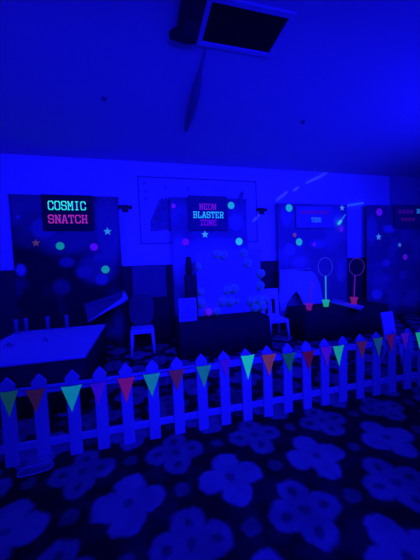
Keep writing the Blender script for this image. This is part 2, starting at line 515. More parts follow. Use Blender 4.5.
def sign(lab, corners, words, bmat, Y, words_k=1):
    (ax, ay), (bx, by) = corners
    p = ony(ax, ay, Y); q = ony(bx, by, Y); r = ony(ax, by, Y); s = ony(bx, ay, Y)
    x0, x1 = (p.x+r.x)/2, (q.x+s.x)/2; z1, z0 = (p.z+s.z)/2, (q.z+r.z)/2
    t = thing('stall_sign', lab, 'sign', ((x0+x1)/2, Y, z0), 0, 'stall name signs')
    cx = (x0+x1)/2
    bm = NBM(); box(bm, x0-cx, x1-cx, -.012, .02, 0, z1-z0); obj('board', bm, bmat, t, bevel=.004)
    for word, wx0, wx1, wy0, wy1, c, k, lb in words:
        u = ony(wx0, (wy0+wy1)/2, Y); v = ony(wx1, (wy0+wy1)/2, Y)
        m_ = (wx0+wx1)/2
        zt, zb = ony(m_, wy0, Y).z, ony(m_, wy1, Y).z
        o = lettering(word, u.x-cx, v.x-cx, zb-z0, zt-z0, -.012, neon(c, k), t, .16 if word == 'TOSS' else .24)
        o['label'] = lb
    return t


SY = BY-.045
sign('black sign reading COSMIC SNATCH in green and magenta on the left banner', ((42, 195), (93, 230.5)), [
    ('COSMIC', 48.7, 85.5, 201.8, 209.8, (60, 235, 215), 1, 'green glowing word COSMIC'),
    ('SNATCH', 49, 87, 215.5, 223, (185, 45, 160), 1, 'magenta glowing word SNATCH')], BOARDBLACK, SY)
sign('dark sign reading NEON BLASTER ZONE in purple and cyan on the middle banner', ((188.5, 196), (227, 230.5)), [
    ('NEON', 199.5, 215.6, 204.3, 209.6, (135, 25, 190), .9, 'purple glowing word NEON'),
    ('BLASTER', 193.4, 222.8, 212.2, 217.8, (45, 190, 235), 1, 'cyan glowing word BLASTER'),
    ('ZONE', 200.5, 216, 220.2, 225.3, (125, 15, 205), .9, 'violet glowing word ZONE')], BOARDBLUE, SY)
sign('blue sign with a blurred violet word above cyan TOSS on the third banner', ((296, 206.5), (333, 228)), [
    ('########', 300.5, 328, 211, 214, (85, 10, 185), .6, 'violet blurred word'),
    ('TOSS', 311, 320.3, 218, 222, (55, 150, 225), 1, 'cyan glowing word TOSS')], mat('mid_blue_sign_card', (.42, .41, .46), .8, .1, 5, spec=.1), SY)
SY4 = BY-.05-.045
sign('dark sign with blurred violet and pink words on the banner at the right edge', ((394, 205), (432, 228)), [
    ('####', 398, 412.5, 210, 213.6, (75, 8, 165), .55, 'violet blurred word'),
    ('##', 416.2, 424, 209.3, 213.5, (45, 130, 220), .7, 'cyan blurred word'),
    ('####', 400.5, 414, 218, 221, (90, 10, 150), .5, 'pink blurred word')], BOARDBLUE, SY4)


# ------------------------------------------------------------------ glow cut-outs on the banners
def cutout(kind, px, py, r, c, lab, Y, group):
    p = ony(px, py, Y); q = ony(px+r, py, Y)
    R = (q-p).length
    bm = NBM()
    if kind == 'dot':
        pts = [(R*math.cos(2*PI*k/28), R*math.sin(2*PI*k/28)) for k in range(28)]
    else:
        pts = [((R*1.15 if k % 2 == 0 else R*.5)*math.cos(PI/2+2*PI*k/10), (R*1.15 if k % 2 == 0 else R*.5)*math.sin(PI/2+2*PI*k/10)) for k in range(10)]
    prism_xz(bm, pts, -.004, .012)
    o = front_only(obj('glow_dot' if kind == 'dot' else 'glow_star', bm, neon(c), loc=(p.x, Y, p.z)))
    tag(o, lab, 'glow dot' if kind == 'dot' else 'glow star', group)


YD = BY-.03
for a in [
    ('star', 36, 243, 4, (90, 45, 85), 'orange glowing star cutout low left of the magenta word on the left banner'),
    ('dot', 60.2, 246, 4.3, (14, 145, 130), 'green glowing dot below the black sign on the left banner'),
    ('star', 107.5, 231.5, 3.8, (45, 140, 190), 'pale cyan glowing star at the right edge of the left banner'),
    ('dot', 94, 247, 4, (85, 10, 205), 'violet glowing dot below the black sign on the left banner'),
    ('dot', 105.5, 269.5, 4.1, (20, 150, 140), 'green glowing dot low on the right of the left banner'),
    ('dot', 173.5, 206, 2.3, (85, 18, 215), 'small violet glowing dot at the top left corner of the middle banner'),
    ('dot', 231, 205.5, 3.3, (30, 170, 175), 'green glowing dot right of the three-line sign'),
    ('star', 205, 234.5, 3.2, (60, 160, 225), 'pale cyan glowing star under the three-line sign'),
    ('dot', 185.5, 242, 3.5, (90, 10, 210), 'violet glowing dot low left of the three-line sign'),
    ('dot', 239, 241.5, 3.4, (45, 185, 205), 'cyan glowing dot low right of the three-line sign'),
    ('dot', 289, 208, 3.3, (30, 165, 170), 'green glowing dot at the top left of the third banner'),
    ('dot', 299, 242, 3.2, (30, 165, 170), 'green glowing dot below the blurred sign on the third banner'),
    ('dot', 294.5, 235, 1.9, (105, 50, 130), 'tiny rose glowing dot above a green dot on the third banner'),
    ('dot', 314, 244.5, 1.7, (80, 20, 200), 'tiny violet glowing dot in the middle of the third banner'),
    ('star', 342, 208, 2.2, (70, 140, 215), 'small pale glowing star at the top right of the third banner'),
]: cutout(*a[:5], a[5], YD, 'glowing cut-outs on the banners')
for a in [
    ('dot', 379.2, 212.2, 3, (85, 10, 210), 'violet glowing dot at the top left of the rightmost banner'),
    ('star', 378.5, 237, 2.6, (65, 125, 215), 'pale glowing star near the left side of the rightmost banner'),
    ('star', 399.5, 245, 1.9, (60, 105, 210), 'small pale glowing star below the rightmost sign'),
    ('dot', 405, 257, 2.3, (75, 15, 190), 'small violet glowing dot low on the rightmost banner'),
]: cutout(*a[:5], a[5], YD-.05, 'glowing cut-outs on the banners')

# ------------------------------------------------------------------ streamers and glow sticks high on the wall
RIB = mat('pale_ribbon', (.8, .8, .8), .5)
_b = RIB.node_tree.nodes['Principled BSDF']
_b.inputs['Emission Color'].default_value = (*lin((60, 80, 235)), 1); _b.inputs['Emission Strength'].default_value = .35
t = thing('ribbon_streamer', 'pale dashed ribbon streamer slanting from the wall light up to the ceiling', 'streamer', ony(255, 220, WY-.012))
o0 = t.location.copy()
def rib(seg, r0, r1, name='ribbon_piece', m=RIB):
    A, B2_ = [ony(*q, WY-.02)-o0 for q in seg]
    bm = NBM(); n = 8
    d = (B2_-A).normalized(); s = d.cross(Vector((0, 1, 0))).normalized()
    v = []
    for i in range(n+1):
        p = A.lerp(B2_, i/n); w = r0+(r1-r0)*math.sin(PI*i/n)
        tw = .35*math.sin(i*1.1)
        v.append([bm.verts.new(p+s*w+Vector((0, -tw*w-.002, 0))), bm.verts.new(p-s*w+Vector((0, tw*w-.002, 0))), bm.verts.new(p-s*w+Vector((0, tw*w+.002, 0))), bm.verts.new(p+s*w+Vector((0, -tw*w+.002, 0)))])
    for i in range(n):
        for k in range(4): bm.faces.new((v[i][k], v[i][(k+1) % 4], v[i+1][(k+1) % 4], v[i+1][k]))
    bm.faces.new(v[0]); bm.faces.new(v[-1][::-1])
    obj(name, bm, m, t)
for sg in (((276, 201), (288, 191.3)), ((293.5, 190.8), (299, 187)), ((306, 183.3), (327, 173))):
    rib(sg, .014, .026)
rib(((267, 206.8), (327, 173)), .003, .003, 'cord', STRING)

t = thing('ribbon_tail', 'short pale ribbon tail hanging below the wall light right of the poster', 'streamer', ony(253, 221.5, WY-.012))
o0 = t.location.copy()
rib(((253, 221.5), (259.6, 214.3)), .012, .026)
GS = neon((60, 190, 245)); GP = neon((40, 90, 240), 1.0)
A, B2_ = ony(338.8, 223.7, BY-.05), ony(346, 213.5, BY-.05)
t = thing('glow_stick', 'bright cyan glow stick slanting at the right edge of the third banner', 'glow stick', A)
bm = NBM(); d = B2_-A
tube(bm, [(0, 0, 0), d*.5, d*.95], [.03, .024, .014]); obj('tube', bm, GP, t, True)
bm = NBM(); tube(bm, [d*-.06, d*.06, d*.3], [.022, .036, .03]); obj('tip', bm, GS, t, True)
bm = NBM(); tube(bm, [d*.9, d*1.02], [.016, .012]); obj('hook', bm, STRING, t, True)
A, B2_ = ony(347, 205.6, WY-.0165), ony(363.3, 203, WY-.0165)
bm = NBM(); d = B2_-A; tube(bm, [ony(346.3, 207.5, WY-.0165)-A, d*.05, d*.5, d], [.012, .015, .018, .016])
tag(obj('glow_strip', bm, neon((40, 90, 240), .9), smooth=True, loc=A), 'pale bent glow strip on the wall above the cyan glow stick', 'glow strip')
p = ony(341.5, 229, BY-.03)
bm = NBM(); prism_xz(bm, [(-.045, -.06), (.045, -.06), (.045, .04), (0, .085), (-.045, .04)], -.004, .012)
tag(obj('glow_tag', bm, neon((75, 15, 205)), loc=(p.x, BY-.03, p.z)), 'small violet tag hanging under the cyan glow stick', 'tag')


# ------------------------------------------------------------------ left stall: two low tables, posts, ramp
def table(name, lab, x0, x1, y0, y1, z, topm, legm, th=.035, front=True):
    t = thing(name, lab, 'table', ((x0+x1)/2, (y0+y1)/2, 0), 0)
    w, d = (x1-x0)/2, (y1-y0)/2
    bm = NBM(); box(bm, -w, w, -d, d, z-th, z); obj('tabletop', bm, topm, t, bevel=.012)
    for sx in (-1, 1):
        for s2 in (-1, 1):
            bm = NBM(); tube(bm, [(sx*(w-.12), s2*(d-.08), 0), (sx*(w-.12), s2*(d-.08), z-th)], .014); obj('leg', bm, legm, t, True)
        bm = NBM(); tube(bm, [(sx*(w-.12), -d+.08, .18), (sx*(w-.12), d-.08, .18)], .01); obj('stretcher', bm, legm, t, True)
    bm = NBM()
    path = ([(-w+.012, d-.02), (-w+.012, -d+.012), (w-.012, -d+.012), (w-.012, d-.02)] if front else [(w-.012, -d+.012), (w-.012, d-.02)])
    pts = []
    for (ax, ay), (bx, by) in zip(path, path[1:]):
        for i in range(24): pts.append((ax+(bx-ax)*i/24, ay+(by-ay)*i/24))
    pts.append(path[-1])
    lo = [bm.verts.new((x*(.985+.012*math.sin(i*1.4)), y*(.985+.012*math.sin(i*1.4)), .01)) for i, (x, y) in enumerate(pts)]
    hi = [bm.verts.new((x, y, z-th)) for x, y in pts]
    for i in range(len(pts)-1): bm.faces.new((lo[i], lo[i+1], hi[i+1], hi[i]))
    o = obj('table_skirt', bm, BLACKCLOTH, t, True)
    so = o.modifiers.new('solid', 'SOLIDIFY'); so.thickness = .003
    return t
TZ = .6
table('folding_table', 'low white folding table nearest the fence at the left', -1.93, -.635, 2.96, 3.86, TZ, CLOTH, BLACK)
table('folding_table', 'low white folding table behind another one, with thin posts on it', -1.93, -.645, 3.87, 4.58, TZ-.006, CLOTH, BLACK, front=False)
POST = mat('grey_post_plastic', (.32, .32, .34), .6)
def post():
    t = thing('game_post', 'x', 'post', (0, 0, 0), 0, 'posts on the left tables')
    bm = NBM(); lathe(bm, [(.05, 0), (.05, .012), (.03, .02)], 16); obj('base', bm, POST, t, True)
    bm = NBM(); lathe(bm, [(.028, .012), (.026, .15), (.03, .165), (.03, .2), (.018, .21)], 14); obj('post', bm, POST, t, True)
    return t
pr = post()
for i, (px, py, lab) in enumerate(((10, 334, 'pale game post at the left corner of the low tables'), (30, 329.8, 'second pale game post from the left along the far table edge'), (50, 328.6, 'third pale game post from the left along the far table edge'), (68, 327.4, 'pale game post nearest the ramp on the far table edge'))):
    p = onz(px, py, TZ-.006)
    p.y = min(p.y, 4.52); p.x = max(p.x, -1.875)
    if i == 0: pr.location = (p.x, p.y, TZ-.006); pr['label'] = lab
    else: dup(pr, (p.x, p.y, TZ-.006), 0, lab)
for px, py, r, lab in ((8.5, 347, .06, 'dull round puck on the near table, left'), (45.5, 341.5, .035, 'small dark puck by the seam between the low tables')):
    p = onz(px, py, TZ)
    t = thing('game_puck', lab, 'puck', (p.x, min(p.y, 3.8), TZ), 0, 'pucks on the low tables')
    bm = NBM(); lathe(bm, [(r, 0), (r, .016), (r*.85, .024)], 20); obj('rim', bm, mat('puck_grey', (.42, .42, .42), .6), t, True)
    bm = NBM(); lathe(bm, [(r*.35, .023), (r*.3, .045), (r*.1, .05)], 14); obj('knob', bm, GREYPANEL, t, True)

# tilted dark game board with a pale edge, behind the tables
t = thing('game_ramp', 'tilted dark game board with a pale edge, behind the low tables', 'game board', (-.45, 4.9, 0))
o0 = t.location
Pa, Pb, Pc, Pd = (ony(88, 322, 4.75)-o0, ony(125, 299, 4.75)-o0, ony(124, 291.5, 5.15)-o0, ony(84, 304, 5.15)-o0)
nrm = (Pb-Pa).cross(Pd-Pa).normalized()
if nrm.z < 0: nrm.negate()
bm = NBM(); A = [bm.verts.new(p) for p in (Pa, Pb, Pc, Pd)]; B_ = [bm.verts.new(p-nrm*.03) for p in (Pa, Pb, Pc, Pd)]
bm.faces.new(A); bm.faces.new(B_[::-1])
for i in range(4): bm.faces.new((A[i], B_[i], B_[(i+1) % 4], A[(i+1) % 4]))
obj('board', bm, GREYPANEL, t)
bm = NBM(); tube(bm, [Pa, Pa.lerp(Pb, .5), Pb], [.012, .022, .05]); tube(bm, [Pb, Pc], [.05, .03]); obj('edge_trim', bm, CLOTH, t, True)
for p in (Pa, Pb, Pc, Pd):
    bm = NBM(); tube(bm, [(p.x, p.y, 0), (p.x, p.y, p.z-.02)], .015); obj('leg', bm, BLACK, t, True)

# ------------------------------------------------------------------ centre back: draped table, board, chair with dark back
def draped(lab, x0, x1, y0, y1, z, topm=BLACKCLOTH, name='draped_table'):
    t = thing(name, lab, 'table', ((x0+x1)/2, (y0+y1)/2, 0))
    w, d = (x1-x0)/2, (y1-y0)/2
    bm = NBM(); box(bm, -w, w, -d, d, z-.03, z); obj('tabletop', bm, topm, t, bevel=.008)
    bm = NBM(); per = []
    N = 30
    for (ax, ay), (bx, by) in (((-w, -d), (w, -d)), ((w, -d), (w, d)), ((w, d), (-w, d)), ((-w, d), (-w, -d))):
        for i in range(N):
            f = i/N; per.append((ax+(bx-ax)*f, ay+(by-ay)*f))
    rings = []
    for j, (zz, g) in enumerate(((z-.005, 0.004), (z*.6, .012), (.01, .025))):
        rings.append([bm.verts.new((x+math.copysign(1, x)*(g*(1+.8*math.sin(k*1.3)))*(abs(x) > w*.98), y+math.copysign(1, y)*(g*(1+.8*math.sin(k*1.3)))*(abs(y) > d*.98), zz)) for k, (x, y) in enumerate(per)])
    n = len(per)
    for A, B2_ in zip(rings, rings[1:]):
        for k in range(n): bm.faces.new((A[k], A[(k+1) % n], B2_[(k+1) % n], B2_[k]))
    o = obj('table_skirt', bm, BLACKCLOTH, t, True)
    so = o.modifiers.new('solid', 'SOLIDIFY'); so.thickness = .004
    return t
q0, q1 = ony(131, 297, 5.0), ony(176, 296, 5.0)
draped('black draped table behind the black-backed chair', q0.x-.02, ony(168, 296, 5.1).x, 5.14, 5.31, .9)
g0, g1_ = ony(131.5, 266.5, 5.2), ony(167, 297, 5.2)
t = thing('display_board', 'dark grey board standing on the black draped table', 'board', ((g0.x+g1_.x)/2, 5.22, .9))
w = (g1_.x-g0.x)/2; hh = g0.z-.9
bm = NBM(); box(bm, -w, w, -.02, .02, .015, hh); obj('panel', bm, GREYPANEL, t, bevel=.005)
bm = NBM(); box(bm, -w-.015, w+.015, -.025, .025, 0, .02); box(bm, -w-.015, -w, -.025, .025, .02, hh); box(bm, w, w+.015, -.025, .025, .02, hh); box(bm, -w-.015, w+.015, -.025, .025, hh, hh+.012); obj('frame', bm, BLACK, t)


def chair(lab, loc, rz, sw=.4, sh=.42, bh=.93, back='slats', bm_mat=PLASTIC, sd=.4, lean=.07):
    t = thing('plastic_chair', lab, 'chair', loc, rz, 'white-legged chairs behind the fence')
    w, d = sw/2, sd/2
    bm = NBM(); vs = box(bm, -w, w, -d, d, sh-.04, sh)
    obj('seat', bm, PLASTIC, t, bevel=.015)
    for sx in (-1, 1):
        bm = NBM(); tube(bm, [(sx*(w-.02)*1.06, -d*1.05, 0), (sx*(w-.03), -d+.03, sh-.03)], [.024, .03], 10); obj('leg', bm, PLASTIC, t, True)
        bm = NBM(); tube(bm, [(sx*(w-.02)*1.06, d*1.12, 0), (sx*(w-.03), d-.03, sh-.03)], [.024, .03], 10); obj('leg', bm, PLASTIC, t, True)
    bm = NBM(); box(bm, -w+.03, w-.03, -d+.01, -d+.03, sh-.07, sh-.03); box(bm, -w+.01, -w+.03, -d+.03, d-.03, sh-.07, sh-.03); box(bm, w-.03, w-.01, -d+.03, d-.03, sh-.07, sh-.03); obj('apron', bm, PLASTIC, t)
    bm = NBM()
    tilt = Matrix.Translation((0, d-.015, sh-.01)) @ Matrix.Rotation(-lean*1.4, 4, 'X')
    bt = bh-sh
    if back == 'slats':
        box(bm, -w, w, -.015, .015, bt*.62, bt, tilt)
        box(bm, -w, w, -.015, .015, 0, bt*.1, tilt)
        for k in range(3):
            cx = (-w+.05)+k*(sw-.1)/2
            box(bm, cx-.045, cx+.045, -.014, .014, bt*.08, bt*.64, tilt)
        obj('backrest', bm, PLASTIC, t, bevel=.01)
    elif back == 'solid':
        box(bm, -w, w, -.015, .015, 0, bt, tilt); obj('backrest', bm, PLASTIC, t, bevel=.02)
    else:
        pts = []
        for k in range(24):
            a = 2*PI*k/24; ex = abs(math.cos(a))**.6*math.copysign(1, math.cos(a)); ez = abs(math.sin(a))**.6*math.copysign(1, math.sin(a))
            pts.append(((w+.03)*ex, bt*.5+.02+bt*.5*ez))
        prism_xz(bm, pts, -.03, .03); bm.transform(tilt); o = obj('backrest', bm, mat('dark_upholstery', (.1, .1, .11), .85, .2, 8), t, bevel=.015); o['label'] = 'dark rounded backrest'
    return t
chair('white-legged chair with a dark rounded back, in front of the black draped table', (-.07, 4.8, 0), 0, .4, .43, 1.0, 'dark')
chair('white slat-back plastic chair between the balloon table and the ring hoops', (2.5, 4.71, 0), -.03, .42, .4, .98, 'slats')
p = ony(389, 311, 3.1)
chair('small white chair with a solid back, behind the right part of the fence', (p.x, 2.95, 0), .1, .25, .33, p.z, 'solid', sd=.26, lean=.12)

# ------------------------------------------------------------------ middle stall: black table, white board, balloons
T2 = .59
x20, x21 = ony(180, 324, 4.12).x, ony(268.5, 313, 4.12).x
draped('black draped table under the balloon board in the middle stall', x20, x21, 4.12, 4.8, T2)
MB = 4.55
q0, q1 = ony(197.5, 300, MB), ony(261.5, 300, MB); zt = ony(230, 250, MB).z
WBOARD = mat('white_target_board', (.5, .5, .52), .8, .06, 3)
t = thing('target_board', 'white upright board behind the balloons on the middle table', 'board', ((q0.x+q1.x)/2, MB, T2))
w = (q1.x-q0.x)/2
bm = NBM(); box(bm, -w, w, 0, .03, .0, zt-T2); obj('panel', bm, WBOARD, t, bevel=.005)
bm = NBM(); box(bm, -w-.03, -w, -.01, .035, 0, .75); obj('edge_shade', bm, BLACK, t)  # black strip stands in for the shadow along the board's edge
for s in (-1, 1):
    bm = NBM(); box(bm, s*w*.8-.02, s*w*.8+.02, .03, .2, 0, .03); obj('foot', bm, BLACK, t)

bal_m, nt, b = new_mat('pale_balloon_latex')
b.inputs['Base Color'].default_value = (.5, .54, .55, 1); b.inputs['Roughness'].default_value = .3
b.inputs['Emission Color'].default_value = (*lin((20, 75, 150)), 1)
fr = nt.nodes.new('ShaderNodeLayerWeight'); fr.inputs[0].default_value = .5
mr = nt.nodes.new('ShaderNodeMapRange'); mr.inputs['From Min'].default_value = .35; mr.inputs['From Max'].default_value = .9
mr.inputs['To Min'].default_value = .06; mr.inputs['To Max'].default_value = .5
nt.links.new(fr.outputs['Facing'], mr.inputs['Value']); nt.links.new(mr.outputs['Result'], b.inputs['Emission Strength'])  # emission rises towards the rim to lighten the balloons' shaded sides
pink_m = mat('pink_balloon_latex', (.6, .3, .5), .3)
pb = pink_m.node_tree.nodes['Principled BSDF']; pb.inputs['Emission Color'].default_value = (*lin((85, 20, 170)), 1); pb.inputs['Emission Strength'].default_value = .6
ords = ['first', 'second', 'third', 'fourth', 'fifth', 'sixth', 'seventh']
rows = [('top row', [(217, 254, 3.2), (224.3, 255, 3.2), (244, 252.5, 3.2)]),
        ('second row', [(198.5, 266.5, 2.8), (248, 263, 3.4)]),
        ('right edge, in the third row', [(261.5, 273.5, 3.4)]),
        ('fourth row', [(200.5, 291.5, 3), (227.5, 290, 3.2), (234.8, 288.5, 3.6), (261, 285.5, 3.4)]),
        ('fifth row', [(201.3, 303, 3.4), (223, 301.5, 3.4), (231, 302, 3.2), (237.6, 301.3, 1.7), (251.5, 301, 3.4), (258.8, 299.5, 3.4), (265.3, 299, 3)]),
        ('bottom row', [(208.8, 314, 3.1), (217, 313, 3), (255.5, 309, 3.3), (263.2, 308.5, 3.7)])]
proto = None
for rn, lst in rows:
    for i, (px, py, r) in enumerate(lst):
        R = 1.08*r*(ony(px, py, MB)-EYE).dot(fwd)/F
        p = ony(px, py, MB-R-.001)
        z = max(p.z, T2+R*1.22) if rn == 'bottom row' else p.z
        lab = f'pale balloon, {ords[i]} from left in the {rn} on the white target board' if len(lst) > 1 else f'pale balloon at the {rn} of the white target board'
        if px == 208.8: lab = 'pinkish balloon, first from left in the bottom row on the white target board'
        if r < 2: lab = 'tiny pale balloon in the fifth row on the white target board'
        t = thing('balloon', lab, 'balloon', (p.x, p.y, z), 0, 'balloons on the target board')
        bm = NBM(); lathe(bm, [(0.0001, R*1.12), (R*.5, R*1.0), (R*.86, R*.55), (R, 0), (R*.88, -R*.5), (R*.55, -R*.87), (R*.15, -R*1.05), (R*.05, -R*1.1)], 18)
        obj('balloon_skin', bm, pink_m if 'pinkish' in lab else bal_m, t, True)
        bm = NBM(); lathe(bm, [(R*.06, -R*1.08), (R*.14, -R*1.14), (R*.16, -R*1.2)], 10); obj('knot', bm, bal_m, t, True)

# white framed panel leaning at the front left of the middle table
q0, q1 = ony(178.5, 322, 4.22), ony(195.5, 297.5, 4.22)
t = thing('framed_panel', 'white framed panel standing at the left front corner of the middle table', 'panel', (max((q0.x+q1.x)/2, x20+(q1.x-q0.x)/2), 4.22, T2))
w = (q1.x-q0.x)/2; hh = q1.z-T2
bm = NBM(); box(bm, -w+.025, w-.025, -.008, .012, .03, hh-.03); obj('panel', bm, mat('panel_sheet', (.45, .45, .47), .7), t)
bm = NBM()
for a in ((-w, w, 0, .035), (-w, w, hh-.035, hh), (-w, -w+.03, .035, hh-.035), (w-.03, w, .035, hh-.035)): box(bm, a[0], a[1], -.018, .018, a[2], a[3])
obj('frame', bm, mat('panel_frame', (.62, .62, .62), .5), t, bevel=.004)
bm = NBM(); box(bm, -.02, .02, .015, .1, 0, .02); box(bm, -.02, .02, .018, .035, .02, hh*.6); obj('prop', bm, BLACK, t)

# black speaker behind the framed panel
q = ony(190, 297, 4.5)
t = thing('loudspeaker', 'black two-box loudspeaker standing left of the white target board', 'speaker', (q.x, 4.5, T2))
zl = ony(190, 275, 4.5).z-T2; zu = ony(190, 257, 4.5).z-T2
bm = NBM(); box(bm, -.075, .075, -.09, .09, 0, zl); obj('cabinet', bm, BLACK, t, bevel=.01)
bm = NBM(); lathe(bm, [(.04, zl), (.05, zl+.02), (.065, zl+.08), (.06, zl+.16), (.045, zu-.03), (.04, zu)], 16); obj('horn', bm, BLACK, t, True)
for zz in (zl*.35, zl*.72):
    bm = NBM(); lathe(bm, [(.055, 0), (.055, .008), (.04, .002), (.012, .006)], 18, (0, -.09, zz), 'y'); obj('driver', bm, DARKMETAL, t, True)

# ------------------------------------------------------------------ third stall: dark table, ring hoops, white cloth, plank
T3 = .58
draped('black draped table holding the ring hoops', 2.86, 4.75, 4.2, 4.85, T3)

# white cloth draped on a stand behind the hoops, parted at the front
t = thing('draped_stand', 'white cloth draped over a stand left of the ring hoops, parted at the front', 'cloth', (0, 0, 0))
bm = NBM()
YC = 5.18
left = [(280, 270), (279.5, 280), (279, 290), (280, 300), (281, 320)]
right_ = [(313, 271.5), (317, 276), (320, 285), (322.5, 297), (324, 320)]
tops = ony(280, 270, YC); bots = ony(322, 300, YC)
inner_l = [(296, 291), (291, 297), (286.5, 304), (284.5, 312), (284, 320)]
inner_r = [(296.5, 291), (300, 297), (303, 304), (306, 312), (309, 320)]
t.location = ony(300, 290, YC); t.location.z = 0; oo = t.location.copy()
def P3(q, dy=0): return ony(q[0], q[1], YC+dy)-oo
polyl = [(279.5, 270), (297, 270.5), (296.5, 291)] + inner_l[1:] + [(281, 320), (279, 300)]
polyr = [(297, 270.5), (311, 271), (316, 275), (320, 285), (322.5, 298), (325, 320)] + inner_r[::-1][:-1] + [(296.5, 291)]
for pl in (polyl, polyr):
    prism_xz(bm, [(P3(q).x, P3(q).z) for q in pl], -.01, .01)
obj('front_drape', bm, SHEET, t)
bm = NBM()
ptop = [P3((279.5, 270)), P3((311, 271))]
box(bm, ptop[0].x, ptop[1].x, -.01, .1, ptop[0].z-.02, ptop[0].z+.005); obj('top_cloth', bm, SHEET, t, bevel=.008)
for px in (ptop[0].x+.05, ptop[1].x-.05):
    bm = NBM(); tube(bm, [(px, .05, 0), (px, .05, ptop[0].z-.02)], .016); obj('stand_leg', bm, BLACK, t, True)

# ring hoops on potted sticks
def ring_pot(pot_px, stick_top, ring, c_pot, c_stick, ring_c, lab, z0=T3, Y=None):
    p = onz(pot_px[0], pot_px[1], z0)
    if Y: p.y = Y; p.x = ony(pot_px[0], pot_px[1], Y).x
    t = thing('ring_hoop', lab, 'ring hoop', (p.x, p.y, z0), 0, 'ring hoops on potted sticks')
    k = (Vector((p.x, p.y, z0))-EYE).dot(fwd)/F
    bm = NBM(); R = 3.0*k*1.05
    hp = 6.5*k
    lathe(bm, [(R*.7, 0), (R*.98, hp*.8), (R*1.15, hp*.8), (R*1.18, hp), (R*.95, hp), (R*.9, hp*.85), (.001, hp*.85)], 18); obj('pot', bm, neon(c_pot), t, True)
    top = ony(stick_top[0], stick_top[1], p.y)-t.location
    bm = NBM(); tube(bm, [(0, 0, hp*.8), (top.x, 0, top.z)], .0105, 8); obj('stick', bm, neon(c_stick), t, True)
    if ring:
        cx, cz_, rx, rz_ = ring
        c = ony(cx, cz_, p.y)-t.location
        rx *= k; rz_ = c.z-top.z
        bm = NBM(); tube(bm, [(c.x+rx*math.cos(2*PI*i/40), 0, c.z+rz_*math.sin(2*PI*i/40)) for i in range(40)], .0042, 6, True)
        obj('hoop', bm, neon(ring_c), t, True)
    return t
ring_pot((326, 306.5), (325.6, 276), (325.3, 266.8, 8.2, 9), (28, 175, 150), (45, 160, 185), (60, 50, 215), 'ring hoop on a cyan stick in a green pot, middle one on the dark table')
ring_pot((309, 310), (312.5, 280), None, (120, 16, 150), (70, 12, 160), (60, 20, 150), 'hoopless magenta pot with a faint leaning stick, leftmost on the dark table')
# plank under the third hoop
PZ = T3+.02
a = [onz(*q, PZ) for q in ((331, 302), (333, 298), (364, 306), (361, 309.5))]
bm = NBM(); c = sum(a, Vector())/4
A = [bm.verts.new((p.x-c.x, p.y-c.y, 0)) for p in a]; B_ = [bm.verts.new((p.x-c.x, p.y-c.y, -.02)) for p in a]
bm.faces.new(A); bm.faces.new(B_[::-1])
for i in range(4): bm.faces.new((A[i], B_[i], B_[(i+1) % 4], A[(i+1) % 4]))
tag(obj('white_plank', bm, CLOTH, loc=(c.x, c.y, PZ)), 'white plank lying aslant on the dark table, under a pink ring hoop', 'plank')
ring_pot((354, 303.8), (355, 275.5), (356.8, 266.8, 9, 8.6), (135, 22, 120), (105, 18, 150), (85, 28, 190), 'ring hoop on a pink stick in a pink pot, standing on the white plank', PZ)

# ------------------------------------------------------------------ picket fence
FD, FH, FU, FS = 2.2741, .7042, -1.0553, .2172
t = thing('picket_fence', 'white picket fence running across the carpet in front of the game stalls', 'fence', (FU, FD, 0))
gaps = [0]*24
def picket_pts(w=.047, h=FH):
    return [(-w, 0), (w, 0), (w, h-.095), (w*1.12, h-.082), (w*1.14, h-.062), (w*.6, h-.03), (0, h), (-w*.6, h-.03), (-w*1.14, h-.062), (-w*1.12, h-.082), (-w, h-.095)]
offs = {1: .005, 2: .02, 3: .012, 13: -.004, 17: .0}
mesh0 = None
for i in range(-2, 23):
    x = i*FS+offs.get(i, 0)
    if mesh0 is None:
        bm = NBM(); prism_xz(bm, picket_pts(), -.012, .012)
        o = obj('picket', bm, PICKET, t, bevel=.003); mesh0 = o
    else:
        o = mesh0.copy(); COL.objects.link(o); o.parent = t
    o.location = (x, 0, 0); o.rotation_euler = (0, random.uniform(-.008, .008), 0)
for z in (.13, .565):
    bm = NBM(); box(bm, -2.3*FS, 22.3*FS, .012, .036, z-.03, z+.03); obj('rail', bm, PICKET, t, bevel=.004)

# ------------------------------------------------------------------ bunting on the fence
FL = [(9, 391, 19, 417, (14, 66, 85), 'dark green'), (35.5, 389, 20, 412.5, (46, 18, 67), 'maroon'), (71.5, 385.5, 21, 411.5, (12, 132, 162), 'teal'), (98, 382.5, 16, 405, (48, 9, 193), 'violet'),
      (126, 377.5, 17, 402, (115, 17, 117), 'magenta'), (151.5, 373.5, 17, 396, (18, 120, 148), 'teal'), (176.5, 369.5, 16, 390, (67, 22, 90), 'dull maroon'), (203.5, 365.5, 15, 387, (15, 105, 133), 'teal'),
      (225, 359.5, 10.5, 376, (51, 9, 193), 'violet'), (247.5, 355, 13.5, 379, (24, 195, 166), 'bright mint'), (268.5, 354, 14.5, 375.5, (115, 48, 85), 'rust'), (288.5, 353, 13.5, 372, (9, 73, 88), 'dark green'),
      (308, 351, 12, 370, (80, 9, 67), 'crimson'), (326, 346.5, 12, 366, (67, 11, 189), 'violet'), (338, 345.5, 11, 365.5, (24, 160, 139), 'green'), (361.5, 341, 11, 359, (70, 22, 90), 'crimson'),
      (377.5, 337.5, 10, 356, (21, 71, 117), 'dull teal'), (390, 334.5, 9.5, 351.5, (75, 9, 99), 'crimson'), (404.5, 333, 8.5, 348.5, (60, 9, 184), 'violet'), (419.5, 332, 9, 352, (26, 172, 139), 'mint'),
      (438, 326, 10, 345, (103, 22, 76), 'rust')]
YF = FD-.018
t = thing('bunting', 'string of triangular glowing flags hanging along the front of the picket fence', 'bunting', (FU, YF, .6))
o0 = t.location.copy()
strp = []
